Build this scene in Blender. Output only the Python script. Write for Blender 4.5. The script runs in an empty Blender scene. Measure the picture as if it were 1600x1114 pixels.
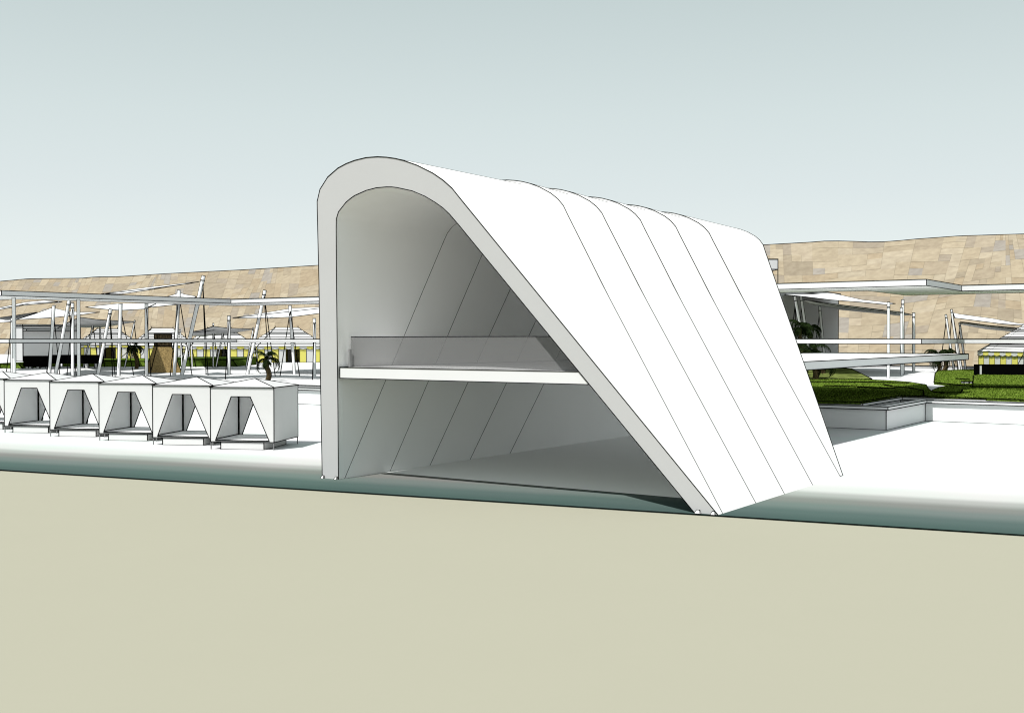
import bpy, bmesh, math, random
from mathutils import Vector, Matrix
random.seed(7)
S = bpy.context.scene
C = S.collection
# ------------------------------------------------------------------ camera
FPX, H, HOR = 1767.0, 3.9, 530.0
PITCH = math.atan((557 - HOR) / FPX)
cam = bpy.data.cameras.new('camera'); co = bpy.data.objects.new('camera', cam); C.objects.link(co)
cam.sensor_width = 36; cam.lens = 36 * FPX / 1600; cam.clip_end = 6000; cam.clip_start = .1
co.location = (0, 0, H); co.rotation_euler = (math.pi / 2 - PITCH, 0, 0)
S.camera = co

def ray(px, py):
    x = (px - 800) / FPX; y = (557 - py) / FPX
    c, s = math.cos(PITCH), math.sin(PITCH)
    return Vector((x, c + y * s, y * c - s))
def P(px, py, Y):                       # point seen at a pixel of the photo, Y metres out
    r = ray(px, py); t = Y / r.y
    return Vector((r.x * t, Y, H + r.z * t))
def G(px, py, z=0.0):                   # point seen at a pixel on the level z
    r = ray(px, py); t = (z - H) / r.z
    return Vector((r.x * t, r.y * t, z))
OX, OY = 4.6, 25.05
_d = math.hypot(.56, .83); AX, AY = .56 / _d, .83 / _d
def L(s, b, z=0.0):                     # frame of the pavilion: s along its length, b across to the left
    return Vector((OX + AX * s - AY * b, OY + AY * s + AX * b, z))
def toL(v):
    x, y = v.x - OX, v.y - OY
    return AX * x + AY * y, -AY * x + AX * y
def PL(px, py, s):                      # pixel onto the upright plane s = const
    r = ray(px, py); t = (s + AX * OX + AY * OY) / (AX * r.x + AY * r.y)
    p = Vector((r.x * t, r.y * t, H + r.z * t)); return toL(p)[1], p.z

# ------------------------------------------------------------------ materials
def lin(r, g, b):
    f = lambda c: (c / 255) / 12.92 if c <= 10 else ((c / 255 + .055) / 1.055) ** 2.4
    return (f(r), f(g), f(b), 1)
def mat(name, col, noise=0.0, scale=3.0, spec=False):
    m = bpy.data.materials.new(name); m.use_nodes = True; nt = m.node_tree; nt.nodes.clear()
    o = nt.nodes.new('ShaderNodeOutputMaterial'); d = nt.nodes.new('ShaderNodeBsdfDiffuse')
    nt.links.new(d.outputs[0], o.inputs[0])
    if len(col) == 3: col = (*col, 1)
    if noise:
        tc = nt.nodes.new('ShaderNodeTexCoord'); n = nt.nodes.new('ShaderNodeTexNoise')
        n.inputs['Scale'].default_value = scale; n.inputs['Detail'].default_value = 7; n.inputs['Roughness'].default_value = .65
        r = nt.nodes.new('ShaderNodeValToRGB'); e = r.color_ramp.elements
        e[0].position = .36; e[1].position = .64
        e[0].color = (*[c * (1 - noise) for c in col[:3]], 1); e[1].color = (*[c * (1 + noise) for c in col[:3]], 1)
        nt.links.new(tc.outputs['Object'], n.inputs['Vector']); nt.links.new(n.outputs[0], r.inputs[0]); nt.links.new(r.outputs[0], d.inputs[0])
    else:
        d.inputs[0].default_value = col
    return m
W = .45
M = {}
M['line'] = mat('black_line', (.0015,) * 3)
M['white'] = mat('white_plaster', (W,) * 3, .012, 1.5)
M['tent_white'] = mat('white_canvas', (.55, .55, .54), .02, 4)
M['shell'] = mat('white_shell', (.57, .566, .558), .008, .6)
M['shade_lift'] = mat('shade_lifted_white', (.86, .86, .855), .008, .6)  # paler copy of the white for shaded faces, lifts their shade by colour
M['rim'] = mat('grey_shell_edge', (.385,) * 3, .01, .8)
M['slab'] = mat('white_concrete', (.57,) * 3, .01, .8)
M['wall'] = mat('white_wall', (.66,) * 3, .012, .6)
M['cabana'] = mat('white_cabana', (.55, .547, .54), .01, 1.5)
M['roofing'] = mat('cabana_roof', (.41,) * 3, .01, 1.5)
M['blade_dark'] = mat('grass_blade_dark', (.040, .064, .007))
M['blade_mid'] = mat('grass_blade_mid', (.080, .124, .015))
M['blade_light'] = mat('grass_blade_light', (.135, .185, .034))
M['lifted_cabana'] = mat('cabana_shade_lift', (.85,) * 3, .01, 1.5)  # cabana white made paler for inside faces and deck, lightening their shade
M['sail'] = mat('white_sailcloth', (.50,) * 3, .01, .5)
M['pole'] = mat('white_steel', (.80,) * 3)
M['grey'] = mat('grey_render', (.44,) * 3, .02, .5)
M['mid'] = mat('grey_band', (.17,) * 3)
M['black'] = mat('black_fabric', (.002,) * 3)
M['yellow'] = mat('yellow_canvas', (.62, .57, .14))
M['stonebrown'] = mat('brown_stone', (.21, .15, .065), .45, 9)
M['stonedark'] = mat('dark_stone', (.042, .032, .018), .8, 9)
M['trunk'] = mat('palm_bark', (.055, .04, .02), .5, 8)
M['leaf'] = mat('palm_leaf', (.0075, .0125, .004), .8, 6)
M['grass'] = mat('lawn_grass', (.066, .104, .013), .80, 9.0)
M['bank'] = mat('bank_grass', (.095, .115, .032), .7, 1.4)
M['hedge'] = mat('hedge_grass', (.038, .064, .0095), .5, 3.0)
M['stonejoint'] = mat('stone_joint', (.17, .145, .105))
M['ground'] = mat('beige_ground', (.260, .251, .197), .004, .3)

def glass_mat():
    m = bpy.data.materials.new('smoked_glass'); m.use_nodes = True; nt = m.node_tree; nt.nodes.clear()
    o = nt.nodes.new('ShaderNodeOutputMaterial'); mx = nt.nodes.new('ShaderNodeMixShader')
    t = nt.nodes.new('ShaderNodeBsdfTransparent'); d = nt.nodes.new('ShaderNodeBsdfDiffuse')
    d.inputs[0].default_value = (.15, .15, .15, 1); mx.inputs[0].default_value = .5
    nt.links.new(t.outputs[0], mx.inputs[1]); nt.links.new(d.outputs[0], mx.inputs[2]); nt.links.new(mx.outputs[0], o.inputs[0])
    return m
M['glass'] = glass_mat()

def beach_mat(p, n):
    """white sand that turns into grey wet sand and teal shallows towards the front edge (distance along n from p)"""
    m = bpy.data.materials.new('beach_sand'); m.use_nodes = True; nt = m.node_tree; nt.nodes.clear()
    N = nt.nodes.new; K = nt.links.new
    o = N('ShaderNodeOutputMaterial'); d = N('ShaderNodeBsdfDiffuse'); K(d.outputs[0], o.inputs[0])
    g = N('ShaderNodeNewGeometry'); v = N('ShaderNodeVectorMath'); v.operation = 'DOT_PRODUCT'; v.inputs[1].default_value = n
    K(g.outputs['Position'], v.inputs[0])
    ns = N('ShaderNodeTexNoise'); ns.inputs['Scale'].default_value = .16; ns.inputs['Detail'].default_value = 2
    K(g.outputs['Position'], ns.inputs['Vector'])
    a = N('ShaderNodeMath'); a.operation = 'MULTIPLY_ADD'; a.inputs[1].default_value = 1 / 8.0; a.inputs[2].default_value = -n.dot(p) / 8.0
    K(v.outputs['Value'], a.inputs[0])
    b = N('ShaderNodeMath'); b.operation = 'MULTIPLY_ADD'; b.inputs[1].default_value = .09; K(ns.outputs[0], b.inputs[0])
    b2 = N('ShaderNodeMath'); b2.operation = 'ADD'; b2.inputs[1].default_value = -.045
    K(a.outputs[0], b.inputs[2]); K(b.outputs[0], b2.inputs[0])
    r = N('ShaderNodeValToRGB'); e = r.color_ramp.elements; r.color_ramp.interpolation = 'EASE'
    def cc(x): return tuple(c / 2.55 for c in lin(*x)[:3]) + (1,)
    e[0].position = 0; e[0].color = cc((92, 114, 109)); e[1].position = 1; e[1].color = (W * 1.05, W * 1.05, W * 1.05, 1)
    for ps, cl in ((.16, (108, 128, 123)), (.30, (139, 151, 146)), (.42, (160, 160, 155)), (.55, (205, 205, 200)), (.66, (250, 250, 245))):
        q = e.new(ps); q.color = cc(cl)
    K(b2.outputs[0], r.inputs[0])
    n2 = N('ShaderNodeTexNoise'); n2.inputs['Scale'].default_value = .22; K(g.outputs['Position'], n2.inputs['Vector'])
    h = N('ShaderNodeMix'); h.data_type = 'RGBA'; h.blend_type = 'MULTIPLY'; h.inputs[0].default_value = .55
    r2 = N('ShaderNodeValToRGB'); q = r2.color_ramp.elements; q[0].position = .38; q[1].position = .62
    q[0].color = (.86, 1.0, .95, 1); q[1].color = (1, .97, 1.0, 1)
    K(n2.outputs[0], r2.inputs[0]); K(r.outputs[0], h.inputs[6]); K(r2.outputs[0], h.inputs[7]); K(h.outputs[2], d.inputs[0])
    return m

def tile_mat():
    m = bpy.data.materials.new('sandstone_paving'); m.use_nodes = True; nt = m.node_tree; nt.nodes.clear()
    N = nt.nodes.new; K = nt.links.new
    o = N('ShaderNodeOutputMaterial'); d = N('ShaderNodeBsdfDiffuse'); K(d.outputs[0], o.inputs[0])
    at = N('ShaderNodeAttribute'); at.attribute_name = 'tile_colour'
    g = N('ShaderNodeNewGeometry'); n = N('ShaderNodeTexNoise'); n.inputs['Scale'].default_value = 1.1; n.inputs['Detail'].default_value = 6
    K(g.outputs['Position'], n.inputs['Vector'])
    r = N('ShaderNodeValToRGB'); e = r.color_ramp.elements; e[0].position = .3; e[1].position = .7
    e[0].color = (.84, .82, .8, 1); e[1].color = (1.06, 1.06, 1.04, 1); K(n.outputs[0], r.inputs[0])
    mx = N('ShaderNodeMix'); mx.data_type = 'RGBA'; mx.blend_type = 'MULTIPLY'; mx.inputs[0].default_value = 1
    K(at.outputs['Color'], mx.inputs[6]); K(r.outputs[0], mx.inputs[7]); K(mx.outputs[2], d.inputs[0])
    return m
M['tile'] = tile_mat()

# ------------------------------------------------------------------ mesh builder
def pxr(p, w):                           # radius of a drawn edge that reads w pixels wide at 1024
    return .66 * w * max(p.y, 6) / (FPX * .64)
class MB:
    def __init__(s): s.v = []; s.f = []; s.m = []; s.mats = []; s.smooth = []; s.off = Vector((0, 0, 0)); s.rot = None
    def mi(s, name):
        if name not in s.mats: s.mats.append(name)
        return s.mats.index(name)
    def add(s, vs, fs, m, smooth=False):
        k = len(s.v); s.v += [Vector(x) for x in vs]; i = s.mi(m)
        for f in fs: s.f.append([k + j for j in f]); s.m.append(i); s.smooth.append(smooth)
    def W(s, p): return (s.rot @ p if s.rot else p) + s.off
    def line(s, pts, w=.95, m='line', r=None, closed=False):
        pts = [Vector(p) for p in pts]
        if closed: pts = pts + [pts[0]]
        for a, b in zip(pts, pts[1:]):
            d = b - a
            if d.length < 1e-5: continue
            d.normalize(); u = d.orthogonal().normalized(); t = d.cross(u)
            ra = r or pxr(s.W(a), w); rb = r or pxr(s.W(b), w)
            a2, b2 = a - d * ra * .5, b + d * rb * .5
            s.add([a2 + u * ra, a2 + t * ra, a2 - u * ra, a2 - t * ra, b2 + u * rb, b2 + t * rb, b2 - u * rb, b2 - t * rb],
                  [(0, 1, 5, 4), (1, 2, 6, 5), (2, 3, 7, 6), (3, 0, 4, 7), (3, 2, 1, 0), (4, 5, 6, 7)], m)
    def hull(s, bot, top, m, w=.95, lines=True, mtop=None, msides=None, mbot=None):
        n = len(bot); k = list(bot) + list(top)
        s.add(k, [tuple(range(n - 1, -1, -1))], mbot or m); s.add(k, [tuple(range(n, 2 * n))], mtop or m)
        for i in range(n): s.add(k, [(i, (i + 1) % n, n + (i + 1) % n, n + i)], (msides or {}).get(i, m))
        if lines and w:
            s.line(bot, w, closed=True); s.line(top, w, closed=True)
            for a, b in zip(bot, top): s.line([a, b], w)
    def box(s, x0, x1, y0, y1, z0, z1, m, w=.95, **k):
        b = [Vector(q) for q in ((x0, y0, z0), (x1, y0, z0), (x1, y1, z0), (x0, y1, z0))]
        s.hull(b, [p + Vector((0, 0, z1 - z0)) for p in b], m, w, **k)
    def lbox(s, s0, s1, b0, b1, z0, z1, m, w=.95, **k):   # box along the pavilion frame
        b = [L(s0, b1, z0), L(s0, b0, z0), L(s1, b0, z0), L(s1, b1, z0)]
        s.hull(b, [p + Vector((0, 0, z1 - z0)) for p in b], m, w, **k)
    def prism(s, poly, z0, z1, m, w=.95, **k):
        s.hull([Vector((p.x, p.y, z0)) for p in poly], [Vector((p.x, p.y, z1)) for p in poly], m, w, **k)
    def tube(s, a, b, r, m, n=10, r2=None, w=0, caps=True):
        a, b = Vector(a), Vector(b); d = (b - a).normalized()
        side = d.cross(Vector(((a.x + s.off.x), (a.y + s.off.y), 0)) if abs(d.z) > .3 else Vector((0, 0, 1))).normalized(); fr = side.cross(d)
        r2 = r2 or r; vs = []
        for q, rr in ((a, r), (b, r2)):
            for i in range(n):
                t = 2 * math.pi * i / n; vs.append(q + side * math.cos(t) * rr + fr * math.sin(t) * rr)
        s.add(vs, [(i, (i + 1) % n, n + (i + 1) % n, n + i) for i in range(n)], m, True)
        if caps: s.add(vs, [tuple(range(n - 1, -1, -1)), tuple(range(n, 2 * n))], m)
        if w:
            for sg in (-1, 1): s.line([a + side * r * sg, b + side * r2 * sg], w)
            for q, rr in ((b, r2),): s.line([q + side * math.cos(2 * math.pi * i / 8) * rr + fr * math.sin(2 * math.pi * i / 8) * rr for i in range(8)], w * .8, closed=True)
    def build(s, name, parent=None):
        me = bpy.data.meshes.new(name); me.from_pydata([tuple(v) for v in s.v], [], s.f)
        for k in s.mats: me.materials.append(M[k])
        for p, i, sm in zip(me.polygons, s.m, s.smooth): p.material_index = i; p.use_smooth = sm
        bm = bmesh.new(); bm.from_mesh(me)
        bmesh.ops.recalc_face_normals(bm, faces=bm.faces); bm.to_mesh(me); bm.free()
        o = bpy.data.objects.new(name, me); C.objects.link(o)
        if parent: o.parent = parent; o.matrix_parent_inverse = Matrix.Translation(-parent.location)
        return o
def tag(o, label=None, cat=None, group=None, kind=None):
    for k, v in (('label', label), ('category', cat), ('group', group), ('kind', kind)):
        if v: o[k] = v
    return o
def thing(name, loc, label, cat, group=None):
    o = bpy.data.objects.new(name, None); o.empty_display_size = .3; C.objects.link(o); o.location = loc
    return tag(o, label, cat, group)
def copy_thing(o):
    r = o.copy(); C.objects.link(r)
    for ch in [x for x in S.objects if x.parent == o]:
        c = ch.copy(); C.objects.link(c); c.parent = r
        for g in [x for x in S.objects if x.parent == ch]:
            d = g.copy(); C.objects.link(d); d.parent = c
    return r

ZT = .95                                  # terrace level
# ------------------------------------------------------------------ ground, beach, terrace
g = MB(); g.add([(-2500, -400, -.03), (2500, -400, -.03), (2500, 3500, -.03), (-2500, 3500, -.03)], [(0, 1, 2, 3)], 'ground')
tag(g.build('ground'), kind='structure')
e0, e1 = G(0, 734), G(1600, 835.5); ed = (e1 - e0).normalized(); en = Vector((-ed.y, ed.x, 0))
M['beach'] = beach_mat(e0, en)
b = MB(); q = [e0 - ed * 90, e1 + ed * 90, e1 + ed * 90 + en * 110, e0 - ed * 90 + en * 110]
b.hull([p + Vector((0, 0, -.02)) for p in q], [p + Vector((0, 0, 0)) for p in q], 'beach', lines=False)
b.line([e0 - ed * 90, e0 - ed * 20, e0, (e0 + e1) / 2, e1, e1 + ed * 10], .75)
tag(b.build('beach'), kind='structure')
SW, BW, SJ = 25.8, 3.6, 32.3              # retaining wall: plane, jog, plane beyond the jog
t = MB()
poly = [L(SW + 2.4, 300), L(SW + 2.4, BW + 1.9), L(SJ + 2.4, BW + 1.9), L(SJ + 2.4, -90), L(150, -90), L(150, 300)]
t.prism(poly, .0, ZT, 'white', lines=False)
tag(t.build('terrace'), kind='structure')
tr = MB()
tr.add([L(SW, 300, .55), L(SW, BW, .55), L(SW + 2.6, BW + 2, .55), L(SW + 2.6, 300, .55)], [(0, 1, 2, 3)], 'white')
tr.add([L(SW, BW, .55), L(SJ, BW, .55), L(SJ + 2.6, BW + 2, .55), L(SW + 2.6, BW + 2, .55)], [(0, 1, 2, 3)], 'white')
tr.add([L(SJ, BW, .55), L(SJ, -90, .55), L(SJ + 2.6, -90, .55), L(SJ + 2.6, BW + 2, .55)], [(0, 1, 2, 3)], 'white')
tag(tr.build('water_channel_floor'), kind='structure')

def wall_line(name, off, offb, z0, z1, label, pos):
    s0, b0, sj = SW + off, BW + offb, SJ + off
    th = .34
    o = thing(name, L(s0, b0, z0), label, 'wall')
    w = MB()
    def ring(e, i):   # outline with front face moved e towards the viewer, back face i inwards
        return [L(s0 - e, 220), L(s0 - e, b0 - e), L(sj - e, b0 - e), L(sj - e, -70), L(sj + i, -70), L(sj + i, b0 + i), L(s0 + i, b0 + i), L(s0 + i, 220)]
    r = ring(0, th); rc = ring(.10, th + .05)
    def strip(r, za, zb, mat_, w, lw):
        n = 8; vs = [Vector((p.x, p.y, za)) for p in r] + [Vector((p.x, p.y, zb)) for p in r]
        w.add(vs, [(0, 1, 6, 7), (1, 2, 5, 6), (2, 3, 4, 5), (8, 9, 14, 15), (9, 10, 13, 14), (10, 11, 12, 13)] + [(i, (i + 1) % n, n + (i + 1) % n, n + i) for i in range(n)], mat_)
        for zz in (za, zb):
            w.line([Vector((p.x, p.y, zz)) for p in r[:4]], lw); 
        w.line([Vector((p.x, p.y, zb)) for p in r[4:]], lw)
        for i in (1, 2): w.line([vs[i], vs[n + i]], lw)
    strip(r, z0, z1 - .13, 'wall', w, .85); w.build('wall_body', o)
    c = MB(); strip(rc, z1 - .13, z1, 'wall', c, .8); c.build('coping', o)
    return o
wall_line('retaining_wall', 0, 0, 0, 1.0, 'long low white retaining wall with coping at the back of the beach', 0)
wall_line('planter_wall', 2.25, 1.75, .56, 1.0, 'inner low kerb wall with coping running along the front of the lawn', 0)

# ------------------------------------------------------------------ stone hillside
skyl = [(-200, 452), (0, 440), (45, 436), (130, 435), (150, 433), (180, 433), (260, 428), (380, 422), (497, 415), (700, 403), (1000, 391), (1193, 383), (1265, 379), (1290, 377), (1320, 377), (1370, 379), (1400, 377), (1430, 374), (1500, 369), (1600, 366), (1800, 360)]
S0, S1 = 104.0, 135.0
ridge = sorted((PL(px, py, S1) for px, py in skyl))
def rz(bb):
    if bb <= ridge[0][0]: return ridge[0][1]
    for (b0, z0), (b1, z1) in zip(ridge, ridge[1:]):
        if b0 <= bb <= b1: return z0 + (z1 - z0) * (bb - b0) / (b1 - b0)
    return ridge[-1][1]
def hillz(t, bb):
    f = t * (1 + .12 * math.sin(bb * .11) * (1 - t)) + .05 * math.sin(bb * .33 + 4 * t) * t * (1 - t) * 2
    return ZT - .3 + (rz(bb) - ZT + .3) * f
NB, NS = 215, 19
bcol = [-45.0]
for i in range(NB): bcol.append(bcol[-1] + (1.12 if bcol[-1] < 35 else min(1.75, 1.12 + (bcol[-1] - 35) * .01)))
used = {}; tiles = []
for j in range(NS):
    for i in range(NB):
        if (i, j) in used: continue
        for (w, h) in (random.sample([(1, 1), (2, 1), (1, 2), (2, 2), (2, 2), (3, 2), (2, 1), (1, 1), (1, 1), (2, 1)], 10) if bcol[i] < 45 else random.sample([(1, 1), (1, 2), (1, 2), (2, 2), (1, 1), (1, 3), (2, 3), (2, 2)], 8)) + [(1, 1)]:
            if all((i + a, j + c) not in used and i + a < NB and j + c < NS for a in range(w) for c in range(h)): break
        for a in range(w):
            for c in range(h): used[(i + a, j + c)] = 1
        tiles.append((i, j, w, h))
tone = [tuple(x * k_ for x, k_ in zip(c, (1.05, 1.03, 1.01))) for c in ((.252, .216, .160), (.262, .225, .168), (.242, .206, .152), (.228, .194, .146), (.266, .232, .178), (.250, .216, .166), (.212, .184, .148), (.232, .192, .138), (.205, .176, .134))]
def hp(i, j):
    bb = bcol[i]; tt = min(j / NS, 1.0)
    sh = -(5 + 26 * max(0, min(1, (bb - 15) / 140.0)) + 3.5 * math.sin(bb * .22)) * tt
    return L(S0 + (S1 - S0) * tt, bb - sh, hillz(tt, bb - sh))
hill = MB(); hcol = []
for (i, j, w, h) in tiles:
    cl = random.choice(tone); k = random.uniform(.95, 1.05)
    if random.random() < .09: cl = (.215, .195, .172)
    for a in range(w):
        for c in range(h):
            hill.add([hp(i + a, j + c), hp(i + a + 1, j + c), hp(i + a + 1, j + c + 1), hp(i + a, j + c + 1)], [(0, 1, 2, 3)], 'tile'); hcol.append((*[x * k for x in cl], 1))
    if random.random() < .75: hill.line([hp(i, j + c) + Vector((0, 0, .01)) for c in range(h + 1)], m='stonejoint', r=.016)
    if random.random() < .6: hill.line([hp(i + a, j) + Vector((0, 0, .01)) for a in range(w + 1)], m='stonejoint', r=.02)
crest = [hp(i, NS) for i in range(NB + 1)]
hill.line(crest, .9)
bk = [p + Vector((AX * 60, AY * 60, -p.z - 2)) for p in crest]
hill.add(crest + bk, [(i, i + 1, len(crest) + i + 1, len(crest) + i) for i in range(NB)], 'ground')
ho = hill.build('hill'); tag(ho, kind='structure')
att = ho.data.color_attributes.new('tile_colour', 'FLOAT_COLOR', 'CORNER'); it = iter(hcol)
for p in ho.data.polygons:
    if p.material_index == 0:
        cl = next(it)
        for li in p.loop_indices: att.data[li].color = cl

# ------------------------------------------------------------------ the arched pavilion
out_px = [(503.6, 748), (501.6, 640), (498.4, 440), (495.8, 330), (495.6, 315), (500, 296), (512, 277), (528, 263), (541, 256), (554, 251), (572, 246.6), (590, 245.2), (604, 246), (618, 248), (632, 251.5), (652, 258.5), (676, 270.5), (692, 281.5), (706, 294), (720, 311.5), (800, 409), (1000, 655), (1122, 806)]
in_px = [(528.8, 748), (528, 640), (525.8, 440), (525.3, 356), (525.6, 342), (529, 331), (540, 317), (547, 311), (554, 306), (572, 298), (588, 293.8), (604, 292.4), (612, 292.5), (620, 293.4), (644, 298.6), (664, 307), (680, 316.5), (692, 325), (702, 334.5), (717, 352), (798, 452), (960, 653), (1085, 805)]
def prof(px):
    o = [PL(x, y, 0) for x, y in px]
    o[0] = (o[0][0], 0.0); o[-1] = (o[-1][0], 0.0)
    return o
OP, IP = prof(out_px), prof(in_px)
def straighten(p, k0):                     # the long slope is one straight plane down to the foot
    (b0, z0) = p[k0]
    for j in range(k0 + 1, len(p)):
        f = (j - k0) / (len(p) - 1 - k0); p[j] = (b0 + (p[-1][0] - b0) * f, z0 * (1 - f))
straighten(OP, 19); straighten(IP, 19)
NPR = len(OP)
SEC = [(0, 0), (.25, .667), (2.2, .714), (4.1, .805), (6.2, .88), (8.5, .95), (8.75, 1.62)]
def sec(k, pr, front=False):
    s0, m = SEC[k]; q = []
    for j, (bb, z) in enumerate(pr):
        ss = s0 + m * z
        if k == 6 and j < 12: ss = max(ss, 20.6 + (ss - 20.6) * (j / 12) ** 2) if ss < 20.6 else ss   # upright rear edge on the wall side
        up = .085 * max(0, min(1, (z - 5.5) / 2.5)) if front and k else 0
        q.append(L(ss, bb - up * .45, z + up))
    return q
def img(p):
    c, s_ = math.cos(PITCH), math.sin(PITCH); y, z = p.y, p.z - H
    f, u = y * c - z * s_, y * s_ + z * c
    return 800 + FPX * p.x / f, 557 - FPX * u / f
pav = thing('arched_pavilion', L(0, 5.5, 0), 'large white arched shell pavilion with a rounded top and one long sloping side', 'pavilion')
for k in range(6):
    o0, o1, i0, i1 = sec(k, OP, True), sec(k + 1, OP), sec(k, IP), sec(k + 1, IP)
    mb = MB(); n = NPR
    strip = [(j, j + 1, n + j + 1, n + j) for j in range(n - 1)]
    mb.add(o0 + o1, strip, 'shell', True)
    mb.add(i0 + i1, strip, 'shade_lift', True)  # inner face of the shell, its shade lightened by the paler colour
    mb.add([o0[0], i0[0], o1[0], i1[0]], [(0, 1, 3, 2)], 'shell'); mb.add([o0[-1], i0[-1], o1[-1], i1[-1]], [(0, 1, 3, 2)], 'shell')
    if k == 0:
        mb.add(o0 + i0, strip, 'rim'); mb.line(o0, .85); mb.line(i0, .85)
    else:
        mb.add(o0 + sec(k, OP), strip, 'shell')
        mb.line(o0, .62); mb.line(i0[:10] + i0[10:], .5)
    if k == 5:
        mb.add(o1 + i1, strip, 'shell'); mb.line(o1, .8); mb.line([L(8.75, OP[-1][0], 0), L(8.5, OP[-1][0], 0)], .8)
    a0, a1 = img(o0[12]), img(o1[12]); nx, ny = a1[1] - a0[1], -(a1[0] - a0[0])
    jr = max(range(6, 20), key=lambda j: (img(o0[j])[0] - a0[0]) * nx + (img(o0[j])[1] - a0[1]) * ny)
    mb.line([o0[jr].lerp(o1[jr], .02), o1[jr]], .6)
    mb.build('shell_panel', pav)
fl = MB(); fl.add([L(1.95, .5, .008), L(1.95, IP[0][0], .008), L(20, IP[0][0], .008), L(9, .5, .008)], [(0, 1, 2, 3)], 'shade_lift'); fl.build('floor_shade_lift', pav)  # added pale sheet that brightens the shaded sand under the shell
for (bb, w_) in ((OP[0][0] - .05, .11), (IP[0][0] + .06, .10), (IP[-1][0] - .1, .14), (OP[-1][0] + .1, .11)):
    f = MB(); c0 = L(-.12, bb, 0)
    f.hull([L(-.08, bb - w_ / 2), L(-.02, bb - w_ / 2), L(-.02, bb + w_ / 2), L(-.08, bb + w_ / 2)], [L(-.03, bb - w_ / 4, .075), L(.0, bb - w_ / 4, .075), L(.0, bb + w_ / 4, .075), L(-.03, bb + w_ / 4, .075)], 'shell', .5)
    f.build('foot_plate', pav)
# footbridge: the deck begins at the front of the arch and runs out behind it
def inner_b(z):
    return next(b0 + (b1 - b0) * (z - z0) / (z1 - z0) for (b0, z0), (b1, z1) in zip(IP[-4:], IP[-3:]) if z1 <= z <= z0)
bR, bL = inner_b(2.82) + .02, IP[1][0] - .06
br = thing('footbridge', L(0, 7, 2.8), 'flat white footbridge deck passing through the arched pavilion and out behind it', 'footbridge')
d = MB(); d.lbox(.02, 40.2, bR, bL, 2.82, 3.12, 'slab', .85, mbot='shade_lift', msides={1: 'wall'})  # underside and shaded side coloured paler than the deck to lift their shade
d.build('deck', br)
gl = MB(); gl.lbox(.42, .44, bR + .45, bL - .05, 3.13, 3.96, 'glass', 0, lines=False)
gl.line([L(.43, bR + .6, 3.965), L(.43, bL - .05, 3.965)], .8)
gl.build('glass_balustrade', br)
ps = MB(); ps.tube(L(.3, bL - .12, 3.12), L(.3, bL - .12, 3.62), .04, 'mid', 8); ps.build('balustrade_post', br)

# ------------------------------------------------------------------ elevated walkway with two slabs
WD_UP = 3.0                               # the upper slab lies this far above eye level
WZ = H + WD_UP
def wk(px, py, dz): return P(px, py, dz * FPX / (HOR - py))
up = [wk(370, 468, WD_UP), wk(1443, 435.8, WD_UP)]
(sa, ba), (sb, bb_) = toL(up[0]), toL(up[1])
sF = (sa + sb) / 2
s6 = toL(wk(6, 453.8, WD_UP))[0]; s15 = toL(wk(1502, 446, WD_UP))[0]
bL0, bR0 = ba, bb_
def zig(in_, WD):                          # outline of a slab seen from above
    return [L(s6 + in_, bL0 + 26), L(s6 + in_, bL0 - in_), L(sF + in_, bL0 - in_), L(sF + in_, bR0 + in_), L(s15 + in_, bR0 + in_), L(s15 + in_, bR0 - 20),
            L(s15 + WD, bR0 - 20), L(s15 + WD, bR0 + WD), L(sF + WD, bR0 + WD), L(sF + WD, bL0 + WD), L(s6 + WD, bL0 + WD), L(s6 + WD, bL0 + 26)]
def slab(name, in_, WD, z0, z1, par, lw):
    mb = MB(); r = zig(in_, WD); n = len(r)
    vs = [Vector((p.x, p.y, z0)) for p in r] + [Vector((p.x, p.y, z1)) for p in r]
    fs = [(0, 1, 10, 11), (1, 2, 9, 10), (2, 3, 8, 9), (3, 4, 7, 8), (4, 5, 6, 7)]
    mb.add(vs, fs, 'shade_lift'); mb.add(vs, [tuple(n + i for i in f) for f in fs] + [(i, (i + 1) % n, n + (i + 1) % n, n + i) for i in range(n)], 'slab')  # underside coloured paler than the slab so its shade reads lighter
    for k in (0, n):
        mb.line([vs[k + i] for i in range(6)], lw); mb.line([vs[k + i] for i in range(6, 12)], lw)
    for i in range(1, 5): mb.line([vs[i], vs[n + i]], lw)
    return mb.build(name, par)
wkw = thing('elevated_walkway', L(sF, bL0, 0), 'long white zigzag walkway of two thin slabs, one above the other, behind the pavilion', 'walkway')
slab('upper_slab', 0, 4.2, WZ - .32, WZ, wkw, .7)
slab('lower_slab', .3, .8, H - .24, H + .012, wkw, .7)
for px, Yc in ((22.3, 73), (123.2, 76.5)):
    c = MB(); f = P(px, 600, Yc); c.tube((f.x, f.y, 0), (f.x, f.y, WZ - .32), .10, 'pole', 12, w=.6); c.build('column', wkw)

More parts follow.
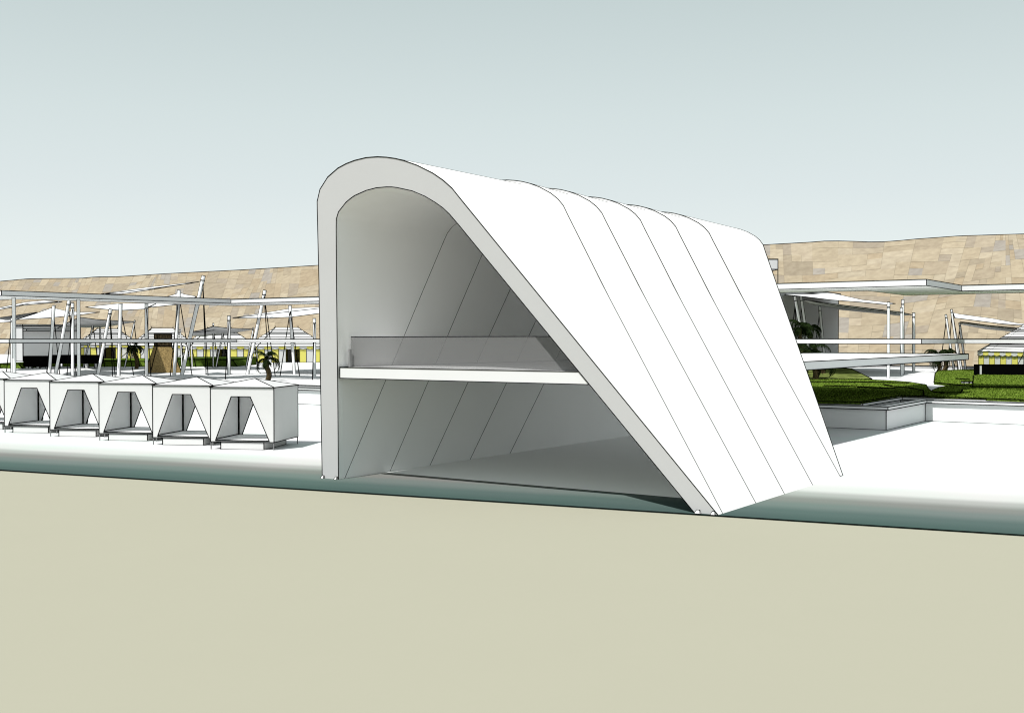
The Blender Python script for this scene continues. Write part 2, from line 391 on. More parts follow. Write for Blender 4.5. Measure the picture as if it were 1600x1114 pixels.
# ------------------------------------------------------------------ cabanas
CB = {}
def make_cabana():
    o = thing('beach_cabana', (0, 0, 0), 'x', 'cabana', 'white beach cabanas in a row')
    w, dp, z0, z1 = 2.36, 2.45, .27, 2.2
    off = Vector((-9.5, 40, 0))
    def new(): m = MB(); m.off = off; return m
    xa, xb, xc, xd = .08 * w, .925 * w, .33 * w, .63 * w; zt = z1 - .33; zb = z0 + .05; th = .04
    def openwall(y, front):
        m = new(); y2 = y + th
        o_ = [(0, z0), (w, z0), (w, z1), (0, z1)]; i_ = [(xa, zb), (xb, zb), (xd, zt), (xc, zt)]
        vs = [(x, yy, z) for yy in (y, y2) for x, z in o_ + i_]
        fs = []
        for k in (0, 8):
            fs += [tuple(k + q for q in f) for f in ((0, 1, 5, 4), (1, 2, 6, 5), (2, 3, 7, 6), (3, 0, 4, 7))]
        for k in range(4):
            fs.append((k, (k + 1) % 4, 8 + (k + 1) % 4, 8 + k)); fs.append((4 + k, 4 + (k + 1) % 4, 12 + (k + 1) % 4, 12 + k))
        m.add(vs, fs, 'cabana')
        yy = y if front else y2
        m.line([(x, y, z) for x, z in i_], .85, closed=True); m.line([(x, y if front else y2, z) for x, z in o_], .85, closed=True)
        m.build('front_panel' if front else 'back_panel', o)
    openwall(0, True); openwall(dp - th, False)
    for x in (0, w - th):
        m = new(); m.box(x, x + th, th, dp - th, z0, z1, 'cabana', 0, lines=False)
        m.line([(x + (0 if x == 0 else th), y, z) for y, z in ((0, z0), (dp, z0), (dp, z1), (0, z1))], .75, closed=True)
        if x == 0: m.line([(th + .01, th, zb + .02), (th + .01, dp - th, zb + .02)], .8)
        m.build('side_panel', o)
    m = new()
    m.add([(th + .004, th, z0), (th + .004, dp - th, z0), (th + .004, dp - th, z1), (th + .004, th, z1)], [(0, 1, 2, 3)], 'lifted_cabana')
    m.add([(w - th - .004, th, z0), (w - th - .004, dp - th, z0), (w - th - .004, dp - th, z1), (w - th - .004, th, z1)], [(0, 1, 2, 3)], 'lifted_cabana')
    yb = dp - th - .004; q8 = [(th, yb, z0), (w - th, yb, z0), (w - th, yb, z1), (th, yb, z1), (xa, yb, zb), (xb, yb, zb), (xd, yb, zt), (xc, yb, zt)]
    m.add(q8, [(0, 1, 5, 4), (1, 2, 6, 5), (2, 3, 7, 6), (3, 0, 4, 7)], 'lifted_cabana'); m.add([(th, th, z1 - .006), (w - th, th, z1 - .006), (w - th, yb, z1 - .006), (th, yb, z1 - .006)], [(0, 1, 2, 3)], 'lifted_cabana')
    m.line([(th + .03, yb - .03, zb), (th + .03, yb - .03, z1)], 1.3); m.line([(xa, yb, zb), (xc, yb, zt)], .8); m.build('shade_lift', o)  # added inner skins, paler than the panels to lighten the shaded inside
    m = new(); m.box(th, w - th, th, dp - th, z0, zb, 'lifted_cabana', 0, lines=False); m.line([(th, dp - th, zb), (w - th, dp - th, zb)], 1.0); m.line([(.1, .05, zb), (w - .1, .05, zb)], 1.2); m.build('deck', o)
    m = new(); e = .02; ap = (w / 2, dp / 2, 2.47); q = [(-e, -e, z1), (w + e, -e, z1), (w + e, dp + e, z1), (-e, dp + e, z1)]
    m.add(q + [ap], [(0, 1, 4), (1, 2, 4), (2, 3, 4), (3, 0, 4), (3, 2, 1, 0)], 'roofing'); m.line(q, .95, closed=True)
    for c in q: m.line([c, ap], .95)
    m.build('roof', o)
    m = new(); m.box(.16 * w, .84 * w, .012, dp - .25, 0, z0 - .005, 'cabana', .85); m.build('plinth', o)
    for x in (.015, w - .015):
        for y in (.015, dp - .015):
            m = new(); m.box(x - .015, x + .015, y - .015, y + .015, 0, z0, 'mid', 0, lines=False); m.build('leg', o)
    return o
cab0 = make_cabana()
ANG = math.radians(-9)
cpos = [(329.0, 701.7), (238.8, 694.8), (155.0, 688.0), (78.2, 681.7), (7.0, 675.8), (-61, 670.2)]
clab = ['white cabana nearest to the pavilion, its grey right side wall in view', 'white cabana second from the pavilion in the row', 'white cabana third from the pavilion in the row',
        'white cabana fourth from the pavilion in the row', 'white cabana fifth from the pavilion, at the left edge of the picture', 'white cabana cut off by the left border, only its corner in view']
for i, (x, y) in enumerate(cpos):
    o = cab0 if i == 0 else copy_thing(cab0)
    p = G(x, y); o.location = p; o.rotation_euler = (0, 0, ANG); o['label'] = clab[i]

# ------------------------------------------------------------------ sail masts and sails
def mast(name, foot, top, wpx, label, guys=(), cap=True):
    """foot/top = (px, py); the foot stands on the terrace, the top is set at the same distance; wpx is the pole's width in the photo"""
    fz = foot[2] if len(foot) > 2 else None
    f = G(foot[0], foot[1], ZT) if fz is None else P(foot[0], foot[1], fz)
    Y = f.y; tp = P(top[0], top[1], Y)
    f = tp + (f - tp) * ((tp.z - ZT) / max(.1, tp.z - P(foot[0], foot[1], Y).z)) if fz is not None else f
    o = thing('sail_mast', f, label, 'mast', 'leaning and upright masts of the shade sails')
    r = max(.5 * wpx * Y / FPX, .03)
    m = MB(); m.tube(f, tp, r, 'pole', 10, r2=r, w=.62); m.build('pole', o)
    d = (tp - f).normalized()
    if cap:
        m = MB(); c = tp - d * (.42 if r > .08 else .3); m.tube(c, c + d * .07, r * 1.35, 'line', 10); m.build('collar', o)
    for (gx, gy, dy) in guys:
        gp = G(gx, gy, ZT) if dy == 0 else Vector((P(gx, gy, dy).x, dy, ZT))
        m = MB(); a = tp - d * .4; m.tube(a, gp, pxr(a, .75), 'line', 5, caps=False); m.build('guy_wire', o)
    return tp, o
ML = 'sail_mast'
mast(ML, (18.3, 592, 83), (18.2, 496.5), 2.6, 'thin upright mast just left of the column at the far left', [(9, 595, 86)])
mast(ML, (113.5, 592, 86), (113.2, 473.5), 4.4, 'upright white mast with a black collar, left of the twin column', [(104, 597, 82)])
mast(ML, (228.9, 594, 91), (228.9, 474.5), 4.6, 'upright white mast standing in front of the brown stone tower', [(236, 600, 84)])
mast(ML, (357.7, 597, 95), (357.8, 493.5), 4.2, 'upright white mast with a black collar at the low end of the right sail', [(352, 600, 83)])
mast(ML, (491.5, 600, 90), (491.3, 497.5), 3.9, 'upright mast close against the left leg of the pavilion', [(488, 606, 82)])
mast(ML, (76.6, 592, 86), (84.0, 477.5), 4.4, 'grey looking mast under the white sail, left one of a crossing pair', [(93.5, 592, 90), (72, 592, 88)], False)
mast(ML, (85.5, 592, 86), (108.3, 468), 4.6, 'leaning mast under the white sail, right one of a crossing pair', [(119, 592, 92)])
mast(ML, (151.5, 592, 91), (173.0, 483.0), 4.6, 'leaning white mast left of the brown tower, its foot behind a cabana roof', [(180, 600, 88), (176, 592, 90)])
mast(ML, (185.0, 596, 91), (188.5, 474.5), 4.8, 'nearly upright grey mast right of the leaning white one', [(209, 592, 92)], False)
mast(ML, (281.0, 600, 93.5), (318.2, 431.0), 5.2, 'tallest leaning mast, its white top rising above the upper slab', [(325, 597, 92), (322, 597, 94)])
mast(ML, (271.5, 600, 93.5), (279.8, 453.5), 4.6, 'nearly upright mast beside the brown tower with a short white cap', [(300, 592, 92), (266, 597, 90)], False)
mast(ML, (383.0, 602, 95), (414.0, 453.5), 4.6, 'leaning white mast left of the palm, top wrapped in black fittings', [(430, 598, 90), (421, 598, 92)])
mast(ML, (461.0, 603, 95), (453.0, 477.5), 4.3, 'white mast right of the palm, leaning slightly to the left', [(437.5, 597, 90), (468, 604, 90)], False)
mast(ML, (1388.2, 591.5), (1388.4, 472.0), 3.9, 'leftmost upright mast of the group right of the pavilion')
mast(ML, (1408.8, 586.5), (1408.6, 480.7), 3.5, 'shorter upright mast standing in front of a taller one, right of the pavilion')
mast(ML, (1411.2, 584.5), (1410.6, 468.3), 3.5, 'tallest upright mast of the group right of the pavilion')
mast(ML, (1427.6, 581.3), (1427.7, 488.8), 3.5, 'lowest upright mast of the group right of the pavilion')
mast(ML, (1263, 580, 96), (1242.0, 463.0), 4.0, 'white leaning mast nearest to the sloping side, in front of the grey building', [(1229, 580, 98), (1240.5, 582, 97)])
mast(ML, (1268, 580, 99), (1251.6, 463.0), 3.6, 'second leaning mast in front of the grey building', [(1247, 580, 101)])
mast(ML, (1290, 578, 102), (1280.5, 478.8), 3.4, 'third leaning mast in front of the grey building, lowest of the three', [(1268, 575, 104)])
mast(ML, (1490.5, 578, 104), (1477.8, 491.5), 2.6, 'first leaning mast of the far right bundle, left of the tent', [(1468, 574, 106)])
mast(ML, (1499.5, 578, 104), (1486.5, 483.5), 2.6, 'tallest leaning mast of the far right bundle', [(1480, 575, 108)])
mast(ML, (1503, 578, 108), (1488.5, 496.5), 2.4, 'inner leaning mast of the far right bundle', [(1496, 575, 110)])
mast(ML, (1509, 578, 108), (1499.3, 504.5), 2.4, 'lowest leaning mast of the far right bundle', [(1491, 575, 112)])
for (f, tp, l) in (((134.5, 555), (146.6, 501), 'small leaning white mast in front of the dark sofa'), ((197.5, 561), (210.8, 500.5), 'small leaning white mast left of the brown tower'), ((284, 564), (281.3, 515), 'small white mast just right of the brown tower'),
                   ((333.2, 563), (333.2, 505), 'small upright mast at the peak of the far grey sail'), ((338.5, 569), (349.6, 513), 'small leaning mast before the green bed'), ((385, 571), (396, 512), 'small leaning mast close to the big leaning white mast'), ((156.3, 556), (156.4, 511), 'thin upright mast before the striped tent, left of the tower'), ((300, 563), (299, 535), 'thin short post before the green bed')):
    mast(ML, f + (118,), tp, 1.7, l, [(tp[0] + 7, 571, 120)])

def sail(pts, label, th=.03, lw=.7, name='shade_sail', edge=()):
    """pts: (px, py, Y) round the rim of a tensioned cloth"""
    v = [P(*p) for p in pts]; n = len(v); c = sum(v, Vector()) / n + Vector((0, 0, -.05))
    m = MB(); dn = Vector((0, 0, -th))
    m.add(v + [c] + [p + dn for p in v] + [c + dn], [(i, (i + 1) % n, n) for i in range(n)] + [(n + 1 + (i + 1) % n, n + 1 + i, 2 * n + 1) for i in range(n)] + [(i, n + 1 + i, n + 1 + (i + 1) % n, (i + 1) % n) for i in range(n)], 'sail')
    m.line(v, lw, closed=True)
    for e in edge: m.line([P(*p) for p in e], lw)
    o = m.build(name); tag(o, label, 'shade sail', 'tensioned shade sails'); return o
sail([(26.4, 499.5, 80), (55, 490.5, 98), (81.5, 481, 106), (104, 486.3, 104), (126, 488, 102), (155.5, 488, 97), (126, 492, 91), (109, 493.6, 88), (81, 496.5, 86)], 'white peaked sail between the twin columns and the left column')
sail([(-25, 502, 106), (0, 496.2, 116), (24, 493, 116), (58, 488, 116), (28, 499, 108), (15, 503, 106), (-10, 505, 104)], 'white sail running off the left border below the slab')
sail([(134, 480, 93), (185, 474.5, 109), (226, 474.5, 110), (262, 474.5, 110), (277, 476, 108), (232, 480.5, 102), (226, 483, 100), (191, 485, 92), (170, 484, 91)], 'white lens shaped sail left of the brown tower', edge=([(229, 481, 101), (243, 475, 106)],))
sail([(126, 496, 104), (149, 499, 104), (166, 500.5, 106), (211, 502.6, 112), (180, 508, 122), (155.5, 511.6, 124), (112, 511.5, 124), (90, 513, 124), (112, 501, 104)], 'grey underside of a sail between the twin columns and the striped tent')
sail([(158, 459.5, 89), (230, 449.5, 91), (311, 440.4, 81), (230, 453.6, 83), (190, 459.5, 83)], 'very flat white sail running up to the tallest mast', edge=([(165, 459, 85), (232, 451.8, 83), (300, 442.5, 81)],))
sail([(262, 463.5, 94), (272, 460.5, 96), (280, 457.5, 98), (290, 460.5, 96), (307, 463.5, 94), (300, 467, 90), (268, 467, 90)], 'tip of a white sail showing above the upper slab at the capped mast')
sail([(364, 496.7, 97), (430, 486.5, 107), (455, 482, 109), (498, 480.3, 109), (545, 478, 107), (545, 484, 95), (498, 489.9, 93), (454, 495.5, 93), (420, 497.2, 94), (388, 497.2, 95)], 'white sail reaching from the right hand mast to the pavilion', edge=([(366, 496.5, 95), (430, 489.5, 97), (498, 482, 97)],))
sail([(296, 519, 108), (316, 515.5, 108), (333, 510, 106), (355, 512.6, 106), (396, 514.4, 110), (362, 520.5, 124), (340, 522.5, 126), (318, 525.5, 126), (295, 524, 122)], 'far grey peaked sail in front of a striped tent roof', edge=([(333, 510, 106), (345, 521, 124)], [(296, 520, 108), (349, 514.5, 112)]))
sail([(-30, 484, 116), (0, 480.8, 120), (40, 472.6, 122), (69, 469.8, 122), (97, 471.8, 116), (36, 477.2, 108), (0, 484, 108)], 'narrow white sail rising to the slab at the far left', edge=([(-5, 483, 112), (45, 474.5, 114), (90, 471.5, 114)],))
sail([(1226, 460.5, 98), (1240, 456, 112), (1290, 456, 112), (1347, 468.8, 104), (1399, 474.4, 93), (1386, 476.2, 86), (1345, 472.2, 86), (1300, 468.9, 86), (1256, 463.5, 88)], 'white sail between the grey building and the upright masts')
sail([(1256, 468.8, 90), (1300, 474.6, 90), (1347, 480.5, 90), (1386, 485.2, 92), (1404, 487.2, 94), (1426, 492, 101), (1404, 493, 104), (1386, 490.6, 108), (1345, 487, 112), (1300, 482.5, 112), (1278, 479, 110)], 'grey underside of the lower sail between the grey building and the upright masts', edge=([(1258, 469.5, 91), (1310, 478, 88), (1350, 483, 88), (1400, 489, 92)],))
sail([(1489, 489, 106), (1493, 490.4, 112), (1550, 498, 114), (1588, 505, 112), (1610, 507.5, 110), (1590, 508, 100), (1565, 506, 98), (1525, 501, 98), (1492, 497, 100)], 'white sail stretched from the far right mast bundle towards the tent')
sail([(1500, 504, 100), (1565, 511, 100), (1600, 515, 100), (1640, 519, 100), (1640, 524, 115), (1600, 519.4, 116), (1540, 514, 118), (1503, 506.8, 116)], 'grey underside of the sail below the white one at the far right', edge=([(1500, 502.5, 100), (1540, 508, 97), (1600, 514, 97)],))

# ------------------------------------------------------------------ striped tents
def tent(name, cx, Y, ybase, yeave, yridge, wl, wr, rl, rr_, label, rot, slats=8, nst=10):
    """cx centre pixel; wl/wr eave half widths in px, rl/rr ridge half widths in px, at distance Y"""
    k = Y / FPX; c = P(cx, ybase, Y); zb = ZT; ze = H + (HOR - yeave) * k; zr = H + (HOR - yridge) * k
    o = thing(name, (c.x, c.y, zb), label, 'tent', 'striped beach tents at the foot of the hill')
    R = Matrix.Rotation(math.radians(rot), 3, 'Z'); T = lambda x, y, z: R @ Vector((x, y, 0)) + Vector((c.x, c.y, z))
    ex = (wl + wr) / 2 * k / (math.cos(math.radians(rot)) + .75 * math.sin(math.radians(rot))); ey = ex * .75; rx = (rl + rr_) / 2 * k; ry = .12
    m = MB(); n = slats; prev = None
    for i in range(n + 1):
        f = i / n; x = ex + (rx - ex) * f; y = ey + (ry - ey) * f; z = ze + (zr - ze) * f
        ring = [T(-x, -y, z), T(x, -y, z), T(x, y, z), T(-x, y, z)]
        if prev:
            fm = 'tent_white' if i % 3 else 'mid'
            for q in range(4): m.add([prev[q], prev[(q + 1) % 4], ring[(q + 1) % 4], ring[q]], [(0, 1, 2, 3)], fm)
        m.line(ring, .75, closed=True); prev = ring
    m.add(prev, [(0, 1, 2, 3)], 'tent_white')
    for sx, sy in ((-1, -1), (1, -1), (1, 1), (-1, 1)): m.line([T(sx * ex, sy * ey, ze), T(sx * rx, sy * ry, zr)], .7)
    m.build('roof', o)
    for sx in (-1, 1): 
        m = MB(); a = T(sx * rx, 0, zr); m.tube(a, a + Vector((0, 0, .28)), .07, 'line', 6, r2=.03); m.build('finial', o)
    va = MB(); cu = MB(); vz = .32; wx, wy = ex * .985, ey * .985; runs = []; new_run = True
    corners = [(-1, -1), (1, -1), (1, 1), (-1, 1)]
    for q in range(4):
        (ax, ay), (bx, by) = corners[q], corners[(q + 1) % 4]
        for i in range(nst):
            f0, f1 = i / nst, (i + 1) / nst; mm = 'yellow' if i % 2 else 'tent_white'
            A = T(ex * (ax + (bx - ax) * f0), ey * (ay + (by - ay) * f0), ze); B = T(ex * (ax + (bx - ax) * f1), ey * (ay + (by - ay) * f1), ze)
            dz = Vector((0, 0, -vz)); dm = (A + B) / 2 + Vector((0, 0, -vz * 1.25))
            va.add([A, B, B + dz, dm, A + dz], [(0, 1, 2, 3, 4)], mm); va.line([A + dz, dm, B + dz], .5)
            if .36 < (f0 + f1) / 2 < .62 and q in (0, 1): new_run = True; continue
            if new_run: cu = MB(); runs.append(cu); new_run = False
            mm = 'tent_white' if i % 2 else 'yellow'
            A = T(wx * (ax + (bx - ax) * f0), wy * (ay + (by - ay) * f0), zb); B = T(wx * (ax + (bx - ax) * f1), wy * (ay + (by - ay) * f1), zb)
            up_ = Vector((0, 0, ze - .05 - zb)); cu.add([A, B, B + up_, A + up_], [(0, 1, 2, 3)], mm); cu.line([A, A + up_], .5); cu.line([A, B], .6)
    va.line([T(sx * ex, sy * ey, ze) for sx, sy in corners], .8, closed=True)
    va.build('valance', o)
    if len(runs) > 2:                       # the last run meets the first at the front corner
        k0 = len(runs[0].v); a, z = runs[0], runs.pop(); mp = [a.mi(q_) for q_ in z.mats]; a.v += z.v; a.f += [[k0 + j for j in f_] for f_ in z.f]; a.m += [mp[j] for j in z.m]; a.smooth += z.smooth
    for cu in runs: cu.build('striped_curtain', o)
    for sx, sy in corners[:2]:
        m = MB(); a = T(sx * ex, sy * ey, ze - .1); g2 = T(sx * (ex + 2.4), sy * (ey + 2.2), zb); m.tube(a, g2, pxr(a, .6), 'line', 5, caps=False); m.build('guy_rope', o)
    return o
tent('striped_tent', 448, 146, 565, 541, 512, 66, 66, 18, 18, 'yellow and white striped tent behind the dark palm', 24)
tent('striped_tent', 343, 146, 565, 541, 514, 62, 62, 18, 18, 'yellow and white striped tent behind the long green bed', 24)
tent('striped_tent', 254, 160, 562, 540, 513, 56, 56, 16, 16, 'yellow and white striped tent hidden behind the brown stone tower', 24)
tent('striped_tent', 168, 162, 562, 539, 514, 56, 56, 15, 15, 'yellow and white striped tent behind the long black sofa', 24)
tent('striped_tent', 1640, 97, 583, 549.5, 503, 92, 92, 34, 34, 'yellow and white striped tent cut off by the right border', 8, 12, 8)

# ------------------------------------------------------------------ stone tower, buildings
f = G(246, 583, ZT); k = f.y / FPX
tw = thing('stone_tower', f, 'brown stone tower with sloping sides and a dark upper band, left of the pavilion', 'tower')
m = MB(); cx = f.x; R = Matrix.Rotation(math.radians(28), 3, 'Z')
def sq(h, z, c): return [R @ Vector((x * h, y * h, 0)) + Vector((c.x, c.y + 1.6, z)) for x, y in ((-1, -1), (1, -1), (1, 1), (-1, 1))]
zt1 = H + (HOR - 541) * k; zt2 = H + (HOR - 521.5) * k
m.hull(sq(1.34, ZT, f), sq(.62, zt1, f), 'stonebrown', .8); m.build('tower_base', tw)
m = MB(); m.hull(sq(.63, zt1 + .004, f), sq(.63, zt2, f), 'stonedark', .8); m.build('tower_top', tw)
def building(name, x0, x1, ytop, ybot, Y, depth, label, rot, wpart='wall', m_='grey', anchor_far=False):
    a, b_ = P(x0, ybot, Y), P(x1, ybot, Y); a.z = b_.z = ZT; zt = P(x0, ytop, Y).z
    o = thing(name, (a + b_) / 2, label, 'building')
    u = Vector((AX, AY, 0)); nrm = Vector((-AY, AX, 0)); ln = rot
    if anchor_far: a = b_ - u * ln
    base = [a, a + u * ln, a + u * ln + nrm * depth, a + nrm * depth]
    m = MB(); m.hull(base, [Vector((p.x, p.y, zt)) for p in base], m_, .85); m.build(wpart, o)
    m = MB(); r = [a - u * .15 - nrm * .15, a + u * (ln + .15) - nrm * .15, a + u * (ln + .15) + nrm * (depth + .15), a - u * .15 + nrm * (depth + .15)]
    m.hull([Vector((p.x, p.y, zt)) for p in r], [Vector((p.x, p.y, zt + .18)) for p in r], 'white', .7); m.build('roof', o)
    return o
bl = building('grey_building', 36, 124, 509, 553, 150, 1.6, 'plain grey flat roofed block at the far left behind the masts', 8.7)
m = MB(); a = P(36, 517, 150); b_ = a + Vector((AX, AY, 0)) * 8; e_ = Vector((AY, -AX, 0)) * .8; m.hull([a + e_, b_ + e_, b_, a], [x + Vector((0, 0, .22)) for x in (a + e_, b_ + e_, b_, a)], 'white', .7); m.build('canopy', bl)
bl = building('grey_building', 1130, 1309.5, 462, 572, 112, 8, 'tall plain grey building right behind the sloping side of the pavilion', 17, anchor_far=True)
m = MB(); a = P(1150, 421, 118); b_ = P(1215.5, 421, 118); dv = Vector((0, 4, 0)); hz = Vector((0, 0, P(0, 405, 118).z - a.z))
m.hull([a, b_, b_ + dv, a + dv], [x + hz for x in (a, b_, b_ + dv, a + dv)], 'grey', .85)
m.line([b_, Vector((b_.x, b_.y, H + 4.5))], .8); m.build('roof_box', bl)

# ------------------------------------------------------------------ lawns, banks, beds
LAWNS = []
def lawn(name, px, z, label=None, m_='grass', z0=None, kind='structure', extra=(), w=.9):
    poly = [G(x, y, z) for x, y in px]; m = MB(); n = len(poly); z0 = ZT if z0 is None else z0
    LAWNS.append((poly, z)); base = [Vector((p.x, p.y, z0)) for p in poly]
    m.add(base + poly, [tuple(range(n, 2 * n))] + [(i, (i + 1) % n, n + (i + 1) % n, n + i) for i in range(n)], m_)
    m.line(poly, w, closed=True)
    for e in extra: m.line([G(x, y, z + .07) for x, y in e], 1.1)
    return tag(m.build(name), label, kind=kind)
lawn('lawn', [(1120, 623.5), (1345, 628), (1409, 617.6), (1500, 620.8), (1680, 627.5), (1680, 604), (1580, 604), (1520, 602.4), (1480, 603), (1467, 605.5), (1458, 609), (1455.5, 611.8), (1450, 606.5), (1447, 601.2), (1421, 597), (1395, 595), (1380, 594.2), (1340, 592.4), (1120, 592.4)], 1.06,
     extra=([(1255, 596.2), (1305, 596.4), (1380, 597.2), (1420, 598)], [(1287, 602.6), (1330, 603.5), (1397, 606.5)], [(1380, 600.5), (1397, 603.8), (1420, 605.5), (1443, 610), (1443.5, 617)], [(1340, 604.5), (1398, 606.5)],
            [(1458, 612.2), (1480, 613.3), (1501, 613), (1504, 608.5)], [(1470, 613.5), (1475, 614.2)], [(1520, 603.8), (1600, 604.3)]))
lawn('lawn', [(1459.3, 597.2), (1461, 583.5), (1466, 579), (1530, 577.2), (1700, 577.2), (1700, 588), (1526, 585.8), (1521, 588), (1519.5, 603), (1487, 600.2)], 1.10, extra=([(1494, 591.3), (1515, 592.8)],))
lawn('lawn', [(1519.6, 604), (1521.3, 587.5), (1527, 585.4), (1700, 586.8), (1700, 604.6)], 1.14)
bk = MB(); q = [G(1200, 592.2, 1.08), G(1362.5, 592.2, 1.08), P(1330, 576.0, 100), P(1200, 570, 100)]
bk.add([*q, Vector((q[2].x, q[2].y, ZT)), Vector((q[3].x, q[3].y, ZT)), Vector((q[1].x, q[1].y, ZT)), Vector((q[0].x, q[0].y, ZT))], [(0, 1, 2, 3), (1, 6, 4, 2), (2, 4, 5, 3), (0, 3, 5, 7), (0, 7, 6, 1)], 'bank'); bk.line(q, .9, closed=True)
tag(bk.build('grass_bank'), kind='structure')
def inside(p, poly):
    c = False; j = len(poly) - 1
    for i in range(len(poly)):
        a, b = poly[i], poly[j]
        if (a.y > p[1]) != (b.y > p[1]) and p[0] < (b.x - a.x) * (p[1] - a.y) / (b.y - a.y) + a.x: c = not c
        j = i
    return c
tf = MB(); rg = random.Random(4)
for poly, z in LAWNS:
    x0, x1 = min(p.x for p in poly), max(p.x for p in poly); y0, y1 = min(p.y for p in poly), max(p.y for p in poly)
    for _ in range(int((x1 - x0) * (y1 - y0) * 42)):
        x, y = rg.uniform(x0, x1), rg.uniform(y0, y1)
        if x / y > .50 or not inside((x, y), poly): continue
        h, w_, a = rg.uniform(.015, .055), rg.uniform(.03, .06), rg.uniform(0, 6.28); lean = rg.uniform(-.06, .06)
        tf.add([(x + w_ * math.cos(a + k_ * 2.094), y + w_ * math.sin(a + k_ * 2.094), z - .01) for k_ in range(3)] + [(x + lean, y + lean, z + h)], [(0, 1, 3), (1, 2, 3), (2, 0, 3)], rg.choice(['blade_dark', 'blade_dark', 'blade_mid', 'blade_mid', 'blade_light']))
tag(tf.build('grass'), kind='stuff')
def bed(px0, px1, y0, y1, Yf, label, m_='hedge'):
    a, b_ = P(px0, y1, Yf), P(px1, y1, Yf); a.z = b_.z = ZT; d = Vector((0, 9, 0)); hz = Vector((0, 0, P(0, y0, Yf).z - ZT))
    m = MB(); b2, a2 = b_ + d, a + d
    m.hull([a, b_, b2, a2], [a + hz, b_ + hz * .8 + Vector((-.6, .4, 0)), b2 + hz, a2 + hz], m_, .8)
    return tag(m.build('planting_bed'), label, 'planting bed', 'low green beds before the tents')
bed(98, 232, 562.5, 572, 121, 'low green bed left of the brown tower, behind the masts', 'grass')
bed(262, 371, 560, 572, 122, 'low green bed between the brown tower and the palm')
bed(0, 36, 568, 575.5, 114, 'small green bed at the far left beside the black sofa', 'grass')
kb = MB(); kb.lbox(96, 96.6, -40, 60, ZT, ZT + .22, 'white', .75)
tag(kb.build('kerb_wall'), 'thin white kerb wall along the foot of the stone hillside', 'kerb')
bn = thing('garden_bench', G(1512, 599.5, 1.12), 'small low white bench on the grass left of the black counter', 'bench')
for xa, xb in ((1506.3, 1513.7), (1514.8, 1519.2)):
    m = MB(); a, b_ = G(xa, 599.2, 1.12), G(xb, 599.2, 1.12); dv = Vector((0, .45, 0)); hz = Vector((0, 0, .13))
    m.hull([a, b_, b_ + dv, a + dv], [x + hz for x in (a, b_, b_ + dv, a + dv)], 'white', .7); m.build('seat_block', bn)

# ------------------------------------------------------------------ black counters / sofas
def counter(name, x0, x1, ytop, ybot, Y, label, cat, white_end=False, legs=()):
    a, b_ = P(x0, ybot, Y), P(x1, ybot, Y); z0 = max(a.z, ZT + .02); a.z = b_.z = z0; zt = P(0, ytop, Y).z
    o = thing(name, (a.x, a.y, ZT), label, cat); dv = Vector((0, .9, 0)); hz = Vector((0, 0, zt - z0))
    m = MB(); m.hull([a, b_, b_ + dv, a + dv], [x + hz for x in (a, b_, b_ + dv, a + dv)], 'black', .6); m.build('body', o)
    if white_end:
        e = P(x0 + 5, ybot, Y - .03); m = MB(); q = [Vector((a.x, a.y - .04, z0)), Vector((e.x, a.y - .04, z0)), Vector((e.x, a.y + .02, z0)), Vector((a.x, a.y + .02, z0))]
        m.hull(q, [x + hz for x in q], 'white', .8); m.build('end_panel', o)
    for lx in legs:
        l = P(lx, ybot, Y - .05); m = MB(); m.box(l.x - .16, l.x + .16, l.y, l.y + .3, ZT, z0 + .02, 'white', .6); m.build('foot', o)
    return o
counter('bar_counter', 1529.5, 1680, 570, 586.2, 88, 'long black bar counter with a white end panel on the grass, far right', 'counter', True)
counter('outdoor_sofa', 37, 75, 556.5, 573, 113, 'black sofa on white feet in front of the grey block, far left', 'sofa', False, (42, 47, 59, 74))
counter('outdoor_sofa', 77, 156, 555, 568, 115, 'long black sofa right of the shorter one', 'sofa', False, (90, 112, 135, 150))

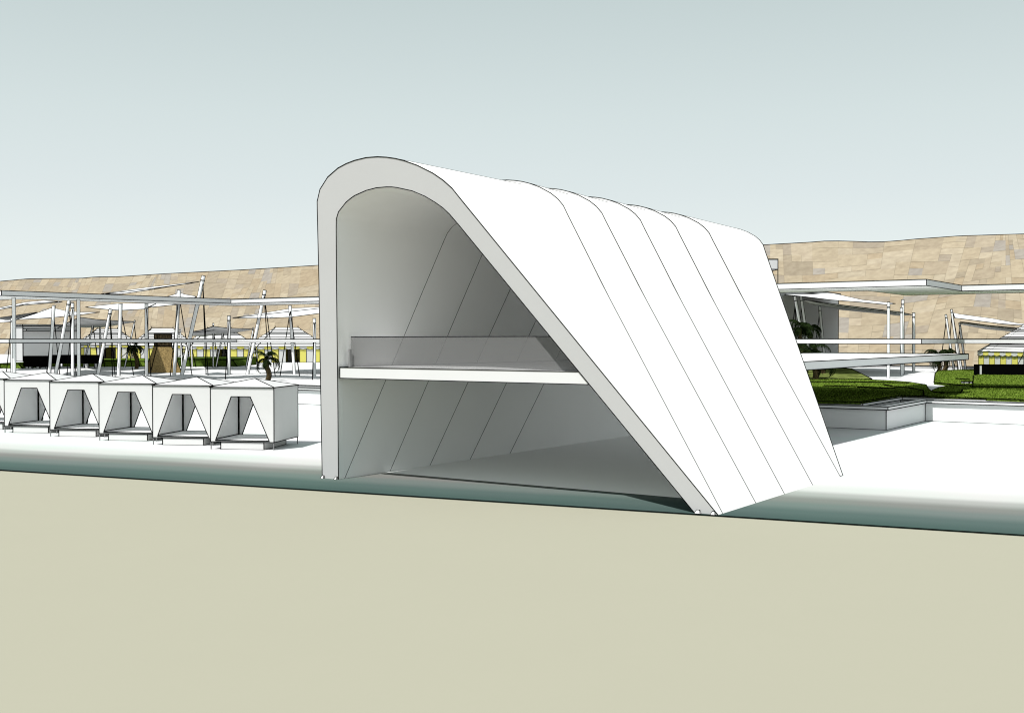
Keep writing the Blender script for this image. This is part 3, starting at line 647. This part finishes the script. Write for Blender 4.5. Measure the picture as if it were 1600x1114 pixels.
# ------------------------------------------------------------------ palms
def palm(foot, crown, rc, label, n=13, seed=1, Y=None, m_='leaf', fz=ZT, tr=.16):
    rnd = random.Random(seed)
    f = Vector((P(foot[0], foot[1], Y).x, Y, fz)); c = P(crown[0], crown[1], Y)
    o = thing('palm_tree', f, label, 'palm tree', 'palms')
    m = MB(); pts = [f.lerp(c, i / 8) + Vector((.12 * math.sin(i * .7), 0, 0)) for i in range(9)]
    for i in range(8): m.tube(pts[i], pts[i + 1], tr * (1.25 - .06 * i), 'trunk', 9, r2=tr * (1.2 - .06 * (i + 1)), caps=False)
    for sg in (-1, 1): m.line([p + Vector((sg * tr * 1.05, 0, 0)) for p in pts], .6)
    m.build('trunk', o)
    m = MB()
    for k_ in range(n):
        az = 2 * math.pi * k_ / n + rnd.uniform(-.2, .2); el = rnd.choice([.2, .5, .85, 1.2]) + rnd.uniform(-.1, .1); ln = rc * rnd.uniform(.8, 1.15)
        d = Vector((math.cos(az), math.sin(az), 0)); sd = Vector((-d.y, d.x, 0)); prev = None; pos = c.copy(); ang = el
        for i in range(11):
            if prev is not None:
                w0 = .11 * rc * math.sin(math.pi * min(1, (i + .6) / 11)) + .02
                dd = (pos - prev).normalized(); nz = sd.cross(dd)
                for sgn in (-1, 1):                   # leaflets hanging both sides of the midrib
                    for sub in (0, .5):
                        q = prev.lerp(pos, sub); tip = q + sd * sgn * w0 * 1.7 + dd * w0 * .9 - Vector((0, 0, w0 * 1.1))
                        m.add([q, q + dd * w0 * .5, tip], [(0, 1, 2)], m_)
                m.line([prev, pos], .5, m=m_)
            prev = pos.copy(); st = ln / 10
            pos = pos + d * st * math.cos(ang) + Vector((0, 0, st * math.sin(ang))); ang -= .22 + .02 * i
    for i in range(10):                                # old frond stubs under the crown
        az = rnd.uniform(0, 6.28); a = c + Vector((0, 0, -.1)); b_ = c + Vector((math.cos(az) * .32, math.sin(az) * .32, -rnd.uniform(.3, .7)))
        m.tube(a, b_, .09, m_, 5, r2=.03)
    m.build('crown', o); return o
palm((418.2, 600), (417.5, 561), 1.55, 'dark palm between the leaning masts, left of the pavilion', 12, 3, 80)
palm((1274, 594.5), (1266, 548), 2.0, 'palm with a brown trunk on the lawn right behind the sloping side', 13, 5, 80)
palm((1256, 590), (1252, 512), 1.7, 'tall palm half hidden by the sloping side of the pavilion', 12, 9, 86)
palm((1287, 590), (1264, 514), 1.9, 'tall palm crossing the leaning masts in front of the grey building', 10, 12, 90)
palm((1270.5, 594), (1284, 566), 1.9, 'low bushy palm beside the brown trunk, behind the bridge', 12, 15, 82)
palm((1466, 579), (1467, 557), 1.9, 'low palm behind the end of the footbridge', 12, 21, 100)
palm((1474, 579), (1481, 552), 1.6, 'slender palm behind the end of the footbridge beside the masts', 9, 23, 103)
palm((213, 575), (211, 541), 1.5, 'small dark palm just left of the brown tower', 11, 31, 112)

# ------------------------------------------------------------------ light
DS, DB = .58, -.03                         # run of a shadow per metre of height, along and across the pavilion
sv = Vector((-(AX * DS - AY * DB), -(AY * DS + AX * DB), 1)).normalized()
sl = bpy.data.lights.new('sun', 'SUN'); sl.energy = 4.0; sl.angle = math.radians(.5); sl.color = (1, .985, .96)
so = bpy.data.objects.new('sun', sl); C.objects.link(so); so.rotation_euler = sv.to_track_quat('Z', 'Y').to_euler(); so.location = (0, 0, 60)
EXPO = .72
w = bpy.data.worlds.new('World'); S.world = w; w.use_nodes = True; nt = w.node_tree; nt.nodes.clear()
N = nt.nodes.new; K = nt.links.new
ow = N('ShaderNodeOutputWorld'); bg = N('ShaderNodeBackground'); K(bg.outputs[0], ow.inputs[0]); bg.inputs[1].default_value = .12
sk = N('ShaderNodeTexSky'); sk.sky_type = 'NISHITA'; sk.sun_disc = False; sk.sun_elevation = math.asin(sv.z); sk.sun_rotation = math.atan2(sv.x, sv.y)
tc = N('ShaderNodeTexCoord'); sp = N('ShaderNodeSeparateXYZ'); K(tc.outputs['Generated'], sp.inputs[0])
rp = N('ShaderNodeValToRGB'); K(sp.outputs['Z'], rp.inputs[0]); e = rp.color_ramp.elements
SK = 1 / (.12 * 2 ** EXPO)
def skc(r, g_, b_, k=1): return tuple(c * SK * k for c in lin(r, g_, b_)[:3]) + (1,)
e[0].position = 0; e[0].color = skc(233, 240, 239); e[1].position = 1; e[1].color = skc(212, 226, 228)
for z, c_ in ((.075, (230, 238, 237)), (.125, (222, 231, 231)), (.19, (214, 225, 224)), (.295, (197, 210, 209)), (.5, (205, 219, 219))):
    q = e.new(z); q.color = skc(*c_)
mx = N('ShaderNodeMix'); mx.data_type = 'RGBA'; mx.inputs[0].default_value = .04
K(rp.outputs[0], mx.inputs[6]); K(sk.outputs[0], mx.inputs[7]); K(mx.outputs[2], bg.inputs[0])
S.view_settings.view_transform = 'Standard'; S.view_settings.look = 'None'; S.view_settings.exposure = EXPO; S.view_settings.gamma = 1
S.cycles.filter_width = 1.1; S.cycles.max_bounces = 8; S.cycles.diffuse_bounces = 6; S.cycles.transparent_max_bounces = 12
S.render.film_transparent = False
